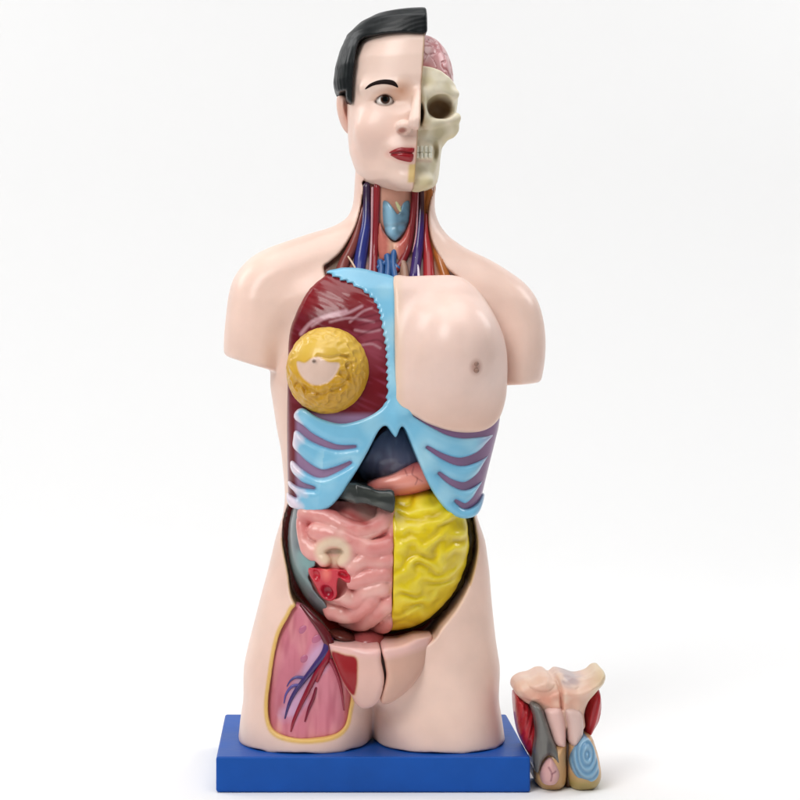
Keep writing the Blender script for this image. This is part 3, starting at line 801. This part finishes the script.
def head_col(x, y, d):
    n = len(x); c = flat((236, 208, 194), n)
    z = q(372, 140, 40); c = mixc(c, flat((232, 186, 172), n), .4*step(np.hypot((x-z[0])/26, (y-z[1])/24)-1, .9))
    z = q(400, 92, 50); c = mixc(c, flat((206, 140, 92), n), .6*step(np.hypot((x-z[0]-1)/9, (y-z[1])/8)-1, .9)*(d > 30))  # socket shading beside the nose bridge, put into the colour
    e = sdpoly(x, y, AL)
    c = mixc(c, flat((196, 146, 116), n), step(e-5, 3)*.5*(d > 25)*(y < EYE[1]+2))  # upper lid shading painted as tan
    c = mixc(c, flat((70, 40, 32), n), step(np.abs(e)-1.1, .7)*(d > 25)*np.where(y < EYE[1], 1, .5))
    cut = x-plx(y)
    c = mixc(c, flat((172, 132, 88), n), step(-cut-1.3, .8)*(d > -60)*.8)
    Yt = step(np.abs(x-plx(y)+3.6)-3.2, 1.2)*step(np.abs(y-q(0, 174, 50)[1])-9, 1)*(d > 20)
    c = mixc(c, flat((214, 184, 104), n), Yt*.8)
    z = q(402, 130, 65); c = mixc(c, flat((150, 70, 50), n), step(np.hypot((x-z[0])/4, (y-z[1]-.6)/2.2)-1, .4)*(d > 50)*.8)
    c = mixc(c, flat((220, 150, 140), n), step(sdpoly(x, y, LIP)-2, 1.6)*(d > 30)*.4)
    return c
head = sculpt('head', headf, (330, 428, 18, 202, -80, 90), M_SKIN, torso, head_col, 1.)
lipline = pl([(386, 153.4), (394, 153.2), (402, 152.2), (408, 153.2), (416, 153.4)], 60, 5, False)
def lipf(X, Y, D):
    p = sdpoly(X, Y, LIP); l = sdline(X, Y, lipline)
    f = face_raw(X, Y, D)-2.6*prof(p, 5)+2.2*np.exp(-(l/1.3)**2)
    return np.maximum(np.maximum(smax(f, p, 1.5), X-plx(Y)-.2), 30-D)
def lip_col(x, y, d):
    n = len(x); return mixc(flat((150, 12, 26), n), flat((90, 8, 16), n), step(sdline(x, y, lipline)-.7, .8)*.8)
sculpt('lips', lipf, (380, 420, 140, 172, 28, 78), M_GLOSS, head, lip_col, .6)
# eye
def eye_col(x, y, d):
    n = len(x); c = flat((250, 244, 238), n); r = np.hypot(x-EYE[0]-.5, y-EYE[1]-.8)
    c = mixc(c, flat((66, 36, 22), n), step(r-4.7, .5)); c = mixc(c, flat((5, 4, 4), n), step(r-3.1, .5))
    return c
def sphere(name, c, r, mat, parent, col):
    return sculpt(name, lambda X, Y, D: ell(X, Y, D, c, (r, r, r)), (c[0]-r-1, c[0]+r+1, c[1]-r-1, c[1]+r+1, c[2]-r-1, c[2]+r+1), mat, parent, col, .5)
sphere('eyeball', (EYE[0], EYE[1], EYE[2]-.8), 10.6, paint('eye_paint', .15, .1, 0, 200, 0, .02, .05, .2), head, eye_col)
BR = pl([(365, 89), (369, 84), (377, 80.6), (386, 79.8), (394, 82), (398, 88.5), (392, 86.2), (384, 84.6), (374, 85.4)], 50)
def browf(X, Y, D):
    p = sdpoly(X, Y, BR)
    return np.maximum(smax(face_raw(X, Y, D)-.8, p, 1), 20-D)
sculpt('eyebrow', browf, (358, 402, 78, 104, 18, 72), M_MATT, head, (26, 10, 8), .6)
# ear
ec = P3(345.5, 113, -6)
def earf(X, Y, D):
    f = ell(X, Y, D, (ec[0], ec[1], -4), (8, 22, 11), -.22)
    f = smax(f, -ell(X, Y, D, (ec[0]+2.5, ec[1]-2, 8), (4.2, 12, 9), -.2), 2)
    f = smin(f, ell(X, Y, D, (ec[0]+4.5, ec[1]+3, 4), (2.6, 6, 5), -.1), 2)
    return f
def ear_col(x, y, d):
    n = len(x); c = flat((228, 188, 172), n)
    return mixc(c, flat((204, 138, 122), n), step(np.hypot((x-ec[0]-3)/4.5, (y-ec[1])/12)-1, .5)*(d > -4)*.8)
sculpt('ear', earf, (330, 362, 96, 150, -20, 14), M_SKIN, head, ear_col, .7)
# hair
HAIR = Half([(5, 4, 4, -6), (8, 30, 26, -40), (12, 48, 40, -55), (20, 63, 51, -70), (32, 75, 54, -80), (48, 81, 57, -86), (65, 84.5, 57, -90), (80, 85, 55, -90), (95, 82, 52, -88), (112, 78, 50, -80), (135, 72, 45, -70)], 2.2, w=4)
FACEW = pl([(475, 34), (450, 34), (435, 34), (420, 34), (405, 33), (390, 33), (375, 34), (364, 35.5), (358.5, 42), (355.5, 58), (353.5, 75), (353, 95), (352.5, 108), (351, 118), (351, 240), (475, 240)], 50, 3)
def hairf(X, Y, D):
    f = HAIR(X, Y, D)
    st = .5*np.sin((X*.5+Y*1.9+12*noise(X, Y, D, 30, 2))*.62)*np.clip((50-Y)/10, 0, 1)+1.6*noise(X*2.2, Y*.3, D*2.2, 7, 1)*np.clip((Y-40)/20, 0, 1)
    f = f+st*.2
    fw = np.maximum(sdpoly(X, Y, FACEW), -8-D)
    f = smax(f, -fw, 2)
    eb = np.maximum(np.maximum(q(0, 94, 0)[1]-Y, -14-D), X-q(345.5, 0, 0)[0])
    f = smax(f, -eb, 2)
    f = smax(f, Y-q(0, 110, 0)[1]+(q(352, 0, 0)[0]-X)*1., 4)
    f = smax(f, X-q(427.5, 0, 50)[0], 5)
    return f
hair = sculpt('hair', hairf, (322, 432, 8, 140, -96, 70), M_HAIR, head, lambda x, y, d: mixc(flat((14, 18, 20), len(x)), flat((30, 36, 36), len(x)), np.clip(noise(x*2.5, y*.5, d, 6, 1), 0, 1)*.6+np.clip((y-60)/50, 0, 1)*.3), 1.)

# ------------------------------------------------------------------ skull half
SKU = Half([(40, 10, 30, -50), (60, 32, 43, -55), (72, 35, 47.5, -58), (85, 37.5, 49, -60), (97, 40.5, 46, -60), (108, 40, 43, -58), (120, 39, 42, -50), (130, 38, 42, -40), (139, 33, 42, -36), (146, 28, 42, -34), (155, 27, 42, -30),
   (170, 27, 43, -26), (182, 25.5, 44, -22), (188, 20, 40, -18), (191.5, 12, 32, -10)], 2.5, 1, 4)
def skull(X, Y, D):
    f = SKU(X, Y, D)
    f = smin(f, cap(X, Y, D, P3(430, 90, 44), P3(455, 94, 28), 5, 4), 6)
    f = smin(f, cap(X, Y, D, P3(430, 124, 44), P3(456, 118, 30), 5, 5), 4)
    f = smin(f, ell(X, Y, D, P3(447, 127, 22), (12, 13, 12), .5), 5)
    f = smin(f, cap(X, Y, D, P3(423, 92, 47), P3(425, 122, 45), 4, 4), 4)
    f = smax(f, -ell(X, Y, D, P3(441, 106.5, 40), (14, 12, 28), .12), 3.5)
    f = smax(f, -ell(X, Y, D, P3(420.5, 113, 48), (3.6, 11, 14)), 2)
    f = smax(f, -ell(X, Y, D, P3(438, 137, 48), (9, 7.5, 14), -.3), 5)
    f = smax(f, -ell(X, Y, D, P3(436.5, 151, 40), (3.2, 9, 13), .15), 2.5)
    f = smin(f, ell(X, Y, D, P3(422, 152, 36), (12, 9, 12)), 4)
    f = smin(f, ell(X, Y, D, P3(419, 182, 38), (14, 9, 12)), 6)
    f = smax(f, -cap(X, Y, D, P3(412, 168, 58), P3(434, 166, 46), 5, 5), 8)
    # forehead stops where the brain shows
    top = q(0, 66, 45)[1]+.012*np.clip(X-q(422, 0, 45)[0], 0, 99)**2
    f = smax(f, top-Y, 2.5)
    f = f+.3*noise(X, Y, D, 7, 2)
    return smax(f, plx(Y)-1.0-X, 1.)
def skull_col(x, y, d):
    n = len(x); c = flat((240, 230, 206), n)
    c = mixc(c, flat((206, 192, 142), n), np.clip(noise(x, y, d, 13, 4)*1.4+.05, 0, 1)*.6)
    z = q(440, 132, 40); c = mixc(c, flat((160, 148, 96), n), .6*np.clip(1.4-np.hypot((x-z[0])/9, (y-z[1])/9), 0, 1))
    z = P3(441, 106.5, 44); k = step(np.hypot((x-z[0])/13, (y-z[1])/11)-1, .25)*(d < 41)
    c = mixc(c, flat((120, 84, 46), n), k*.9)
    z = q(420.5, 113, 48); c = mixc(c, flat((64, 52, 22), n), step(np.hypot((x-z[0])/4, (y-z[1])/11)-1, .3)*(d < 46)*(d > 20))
    z = q(436.5, 151, 40); c = mixc(c, flat((130, 110, 60), n), step(np.hypot((x-z[0])/3.5, (y-z[1])/9)-1, .3)*.8)
    c = mixc(c, flat((214, 180, 158), n), step(np.abs(y-q(0, 160.5, 44)[1])-1.6, 1.2)*step(x-q(432, 0, 44)[0], 2)*.6)
    c = mixc(c, flat((206, 190, 140), n), step(q(0, 180, 44)[1]-y, 4)*.6)
    return c
skl = sculpt('skull', skull, (398, 470, 64, 202, -62, 62), M_BONE, torso, skull_col, 1.)
# teeth: small separate crowns
for row, yy, hh in ((0, 149, 3.6), (1, 155.2, 3.)):
    for k in range(4):
        cx = 417.3+k*4.3; c = P3(cx, yy, 50.5-k*1.1)
        sculpt('tooth', lambda X, Y, D, c=c, hh=hh: ((np.abs((X-c[0])/2.15)**3+np.abs((Y-c[1])/hh)**3+np.abs((D-c[2]+4)/5.5)**3)**(1/3)-1)*2, (c[0]-3.5, c[0]+3.5, c[1]-5, c[1]+5, c[2]-11, c[2]+3), M_GLOSS, skl, (226, 224, 206), .55)
def brain(X, Y, D):
    c = (plx(Y)-1, q(0, 83, 20)[1], -8)
    f = ell(X, Y, D, (c[0], c[1], c[2]), (36.5, 52, 52))
    g = np.abs(noise(X, Y, D, 10, 7))
    f = f+1.1*np.exp(-(g/.10)**2)
    return np.maximum(smax(f, Y-q(0, 84, 30)[1], 2), plx(Y)+.5-X)
def brain_col(x, y, d):
    n = len(x); g = np.abs(noise(x, y, d, 10, 7)); c = flat((206, 138, 140), n)
    c = mixc(c, flat((214, 176, 176), n), np.clip(noise(x, y, d, 16, 3)*1.3+.2, 0, 1)*.8)
    return mixc(c, flat((168, 86, 92), n), step(g-.10, .12)*.3)
sculpt('brain', brain, (414, 464, 36, 100, -66, 50), M_ORG, torso, brain_col, 1.)

# ------------------------------------------------------------------ small detached pelvic model
def blob(name, pts, d0, h, Rr, back, col, mat=M_ORG, par=None, fx=None, k=3, step_=.9):
    poly = pl(pts, d0+h*.6)
    def f(X, Y, D):
        p = sdpoly(X, Y, poly); b = d0+h*prof(p, Rr)
        if fx: b = b+fx(X, Y, D)
        return np.maximum(np.maximum(smax(D-b, p, k), back-D), Y-FLOOR_Y+.6)
    mn = poly.min(0)-4; mx = poly.max(0)+4
    return sculpt(name, f, (mn[0], mx[0], mn[1], mx[1], back-3, d0+h+8), mat, par or piece, col, step_)
def bone_col(x, y, d):
    n = len(x); c = flat((226, 190, 170), n)
    c = mixc(c, flat((222, 150, 128), n), .8*step(np.hypot((x-q(545, 0, 80)[0])/22, (y-q(0, 698, 80)[1])/9)-1, .8))
    c = mixc(c, flat((176, 160, 164), n), .8*step(np.hypot((x-q(572, 0, 90)[0])/11, (y-q(0, 681, 90)[1])/6)-1, .5)); c = mixc(c, flat((236, 210, 190), n), np.clip(noise(x, y, d, 9, 6), 0, 1)*.8)
    c = mixc(c, flat((214, 196, 158), n), np.clip((x-q(585, 0, 80)[0])/16, 0, 1)*.8)
    return c
def ridge(X, Y, D):
    a = sdline(X, Y, pl([(520, 690), (540, 702), (558, 705)], 85, 4, False)); b = sdline(X, Y, pl([(604, 678), (585, 692), (566, 694)], 85, 4, False))
    g = sdline(X, Y, pl([(556, 676), (560, 690), (561, 708)], 85, 4, False))
    z = q(572, 682, 90); e = np.hypot((X-z[0])/9, (Y-z[1])/5); z2 = q(542, 684, 90); e2 = np.hypot((X-z2[0])/13, (Y-z2[1])/7)
    return 2.*noise(X, Y, D, 11, 5)-4*np.clip(1-e, 0, 1)+5*np.clip(1-e2, 0, 1)**.5+4*np.exp(-(b/5)**2)+2.5*np.exp(-(a/4)**2)-6*np.exp(-(g/1.5)**2)
pb_ = blob('pubic_bone', [(516, 694), (517, 686), (524, 681), (533, 679), (541, 675), (548, 675), (554, 679), (560, 675), (570, 677), (580, 680), (592, 677), (598, 672), (604, 671.5), (607, 677), (605, 685), (598, 694), (590, 703), (586, 716), (586, 730), (570, 735), (548, 728), (538, 712), (524, 703)], 72, 18, 14, 40, bone_col, M_SKIN, None, ridge)
def stripes(X, Y, D): return .8*np.sin((X+(Y-700)*.25)*1.1)
rc = lambda x, y, d: mixc(flat((170, 22, 34), len(x)), flat((206, 60, 66), len(x)), np.clip(noise(x*1.6, y*.3, d, 6, 3), 0, 1))
blob('hip_muscle', [(516.5, 698), (523, 700), (530, 706), (537, 716), (540, 740), (537, 764), (530, 757), (522, 741), (518, 722)], 68, 16, 10, 42, rc, M_ORG, None, stripes)
blob('hip_muscle', [(588, 700), (598, 690), (601.5, 694), (603, 706), (601, 720), (596, 731), (590, 738), (584, 730)], 62, 14, 10, 42, rc, M_ORG, None, stripes)
blob('erectile_body', [(545, 712), (554, 707), (562, 709), (566, 722), (567, 738), (566, 748), (556, 746), (551, 734)], 86, 12, 8, 50, (226, 186, 178), M_SKIN)
blob('erectile_body', [(564, 710), (574, 708), (583, 714), (585, 728), (582, 742), (575, 748), (569, 742), (567, 726)], 85, 12, 8, 50, (220, 190, 182), M_SKIN)
def sacl(x, y, d):
    n = len(x); c = flat((208, 164, 116), n); z = q(551, 778, 96)
    return mixc(c, flat((150, 120, 60), n), step(q(0, 785, 96)[1]-y, 4)*.5)
blob('scrotal_sac', [(536, 764), (544, 752), (556, 744), (567, 742), (568, 760), (568, 780), (565, 789), (556, 794), (545, 792.5), (537, 785), (535, 775)], 78, 20, 16, 44, sacl, M_SKIN)
def sacr(x, y, d):
    n = len(x); c = flat((214, 172, 130), n)
    return mixc(c, flat((150, 140, 70), n), step(q(0, 778, 96)[1]-y, 6)*.7)
sr = blob('scrotal_sac', [(570, 744), (578, 738), (592, 738), (598, 750), (602, 766), (603, 780), (597, 790), (584, 794), (574, 792), (569, 782), (569, 762)], 78, 20, 16, 44, sacr, M_SKIN)
def testr(x, y, d):
    n = len(x); z = q(587, 754, 98); r = np.hypot((x-z[0])/12.5, (y-z[1])/22)
    c = flat((104, 150, 186), n); return mixc(c, flat((160, 196, 216), n), (np.cos(r*20)*.5+.5)*.55)
def trg(X, Y, D):
    z = q(587, 754, 98); r = np.hypot((X-z[0])/12.5, (Y-z[1])/22); return .8*np.cos(r*20)
blob('testis', [(580, 741), (587, 738), (594, 746), (599, 762), (600, 776), (594, 783), (584, 783), (575, 776), (571, 764), (574, 750)], 90, 12, 12, 60, testr, M_GLOSS, sr, trg, 2, .6)
def gcol(x, y, d):
    n = len(x); c = flat((112, 110, 106), n)
    return mixc(c, flat((70, 66, 66), n), np.clip(noise(x*1.5, y*.4, d, 8, 2)*1.5, 0, 1))
blob('spermatic_cord', [(531, 705), (537, 704), (543, 709), (548, 722), (553, 737), (559, 752), (561, 766), (556, 764), (550, 757), (544, 762), (539, 774), (535, 770), (534, 752), (536, 736), (535, 720)], 88, 12, 7, 50, gcol, M_GLOSS, None, None, 2.5)
def tl(x, y, d):
    n = len(x); c = flat((216, 168, 166), n)
    for pts in (((549, 768), (552, 774), (551, 781)), ((552, 774), (556, 772))):
        c = mixc(c, flat((110, 40, 70), n), step(sdline(x, y, pl(pts, 104, 3, False))-.6, .7)*.8)
    return c
blob('testis', [(541, 771), (546, 761), (552, 758), (558, 766), (561, 776), (557, 785), (549, 787), (542, 783)], 92, 12, 9, 60, tl, M_SKIN)
blob('septum', [(563, 742), (572, 742), (573, 765), (572, 788), (565, 788), (564, 765)], 76, 6, 4, 46, (92, 58, 26), M_ORG)

# children were built in world coordinates; keep them there under their roots
def fix(root):
    inv = root.matrix_world.inverted() if False else None
    for ch in root.children:
        ch.location = (-root.location.x, -root.location.y, -root.location.z)
fix(torso); fix(piece)

# ------------------------------------------------------------------ studio sweep
def backdrop():
    prof_ = []
    for y in (-1.6, -1.2, -.5, 0, .8, 1.4, 1.6): prof_.append((y, 0.))
    R0 = .9
    for k in range(1, 17):
        a = k/16*math.pi/2; prof_.append((1.6+R0*math.sin(a), R0-R0*math.cos(a)))
    prof_.append((2.5, 2.0)); prof_.append((2.5, 3.6))
    me = bpy.data.meshes.new('backdrop'); V = []; F = []
    for y, z in prof_: V += [(-5.5, y, z), (5.5, y, z)]
    for i in range(len(prof_)-1): F.append((2*i, 2*i+1, 2*i+3, 2*i+2))
    me.from_pydata(V, [], F); me.update(); me.polygons.foreach_set('use_smooth', np.ones(len(F), bool))
    m = bpy.data.materials.new('white_paper'); m.use_nodes = True; nt = m.node_tree; b = nt.nodes['Principled BSDF']
    n = nt.nodes.new('ShaderNodeTexNoise'); n.inputs['Scale'].default_value = 3
    cr = nt.nodes.new('ShaderNodeMapRange'); cr.inputs['To Min'].default_value = .88; cr.inputs['To Max'].default_value = .9
    nt.links.new(n.outputs['Fac'], cr.inputs['Value'])
    cb = nt.nodes.new('ShaderNodeCombineColor')
    for s in ('Red', 'Green', 'Blue'): nt.links.new(cr.outputs['Result'], cb.inputs[s])
    nt.links.new(cb.outputs['Color'], b.inputs['Base Color']); b.inputs['Roughness'].default_value = .9; b.inputs['Specular IOR Level'].default_value = .1
    o = link('backdrop', me, m); o['kind'] = 'structure'
backdrop()

def area(name, loc, target, size, power, col=(1, 1, 1), sy=None):
    l = bpy.data.lights.new(name, 'AREA'); l.shape = 'RECTANGLE'; l.size = size; l.size_y = sy or size; l.energy = power; l.color = col
    o = bpy.data.objects.new(name, l); C.objects.link(o); o.location = loc
    from mathutils import Vector
    o.rotation_euler = (Vector(target)-Vector(loc)).to_track_quat('-Z', 'Y').to_euler()
    return o
area('key_softbox', (-1.3, -1.9, 2.2), (0, 0, .5), 1.2, 42, (1, .985, .965), 1.3)
area('fill_softbox', (1.6, -2.2, 1.0), (0, 0, .4), 1.0, 3.5, (1, 1, 1), 1.4)
area('backdrop_light_left', (-2.6, 1.2, 2.4), (.1, 2.3, .8), 1.4, 34)
area('backdrop_light_right', (2.6, 1.2, 2.4), (-.1, 2.3, .8), 1.4, 34)
area('overhead_softbox', (0, -.3, 2.6), (0, 0, 0), 2.2, 42)

w = bpy.data.worlds.new('World'); bpy.context.scene.world = w; w.use_nodes = True
bg = w.node_tree.nodes['Background']; bg.inputs['Color'].default_value = (1, 1, 1, 1); bg.inputs['Strength'].default_value = .13

# ------------------------------------------------------------------ camera
cam = bpy.data.cameras.new('camera'); co = bpy.data.objects.new('camera', cam); C.objects.link(co)
co.location = ((VX-385)*S, -CD*S, (FLOOR_Y-VY)*S); co.rotation_euler = (math.pi/2, 0, 0)
cam.sensor_width = 36; cam.lens = 36*CD/800; cam.shift_x = (400-VX)/800; cam.shift_y = -(400-VY)/800
cam.clip_start = .05; cam.clip_end = 50
sc = bpy.context.scene; sc.camera = co
sc.view_settings.view_transform = 'Standard'; sc.view_settings.look = 'None'; sc.view_settings.gamma = 1; sc.view_settings.exposure = 0
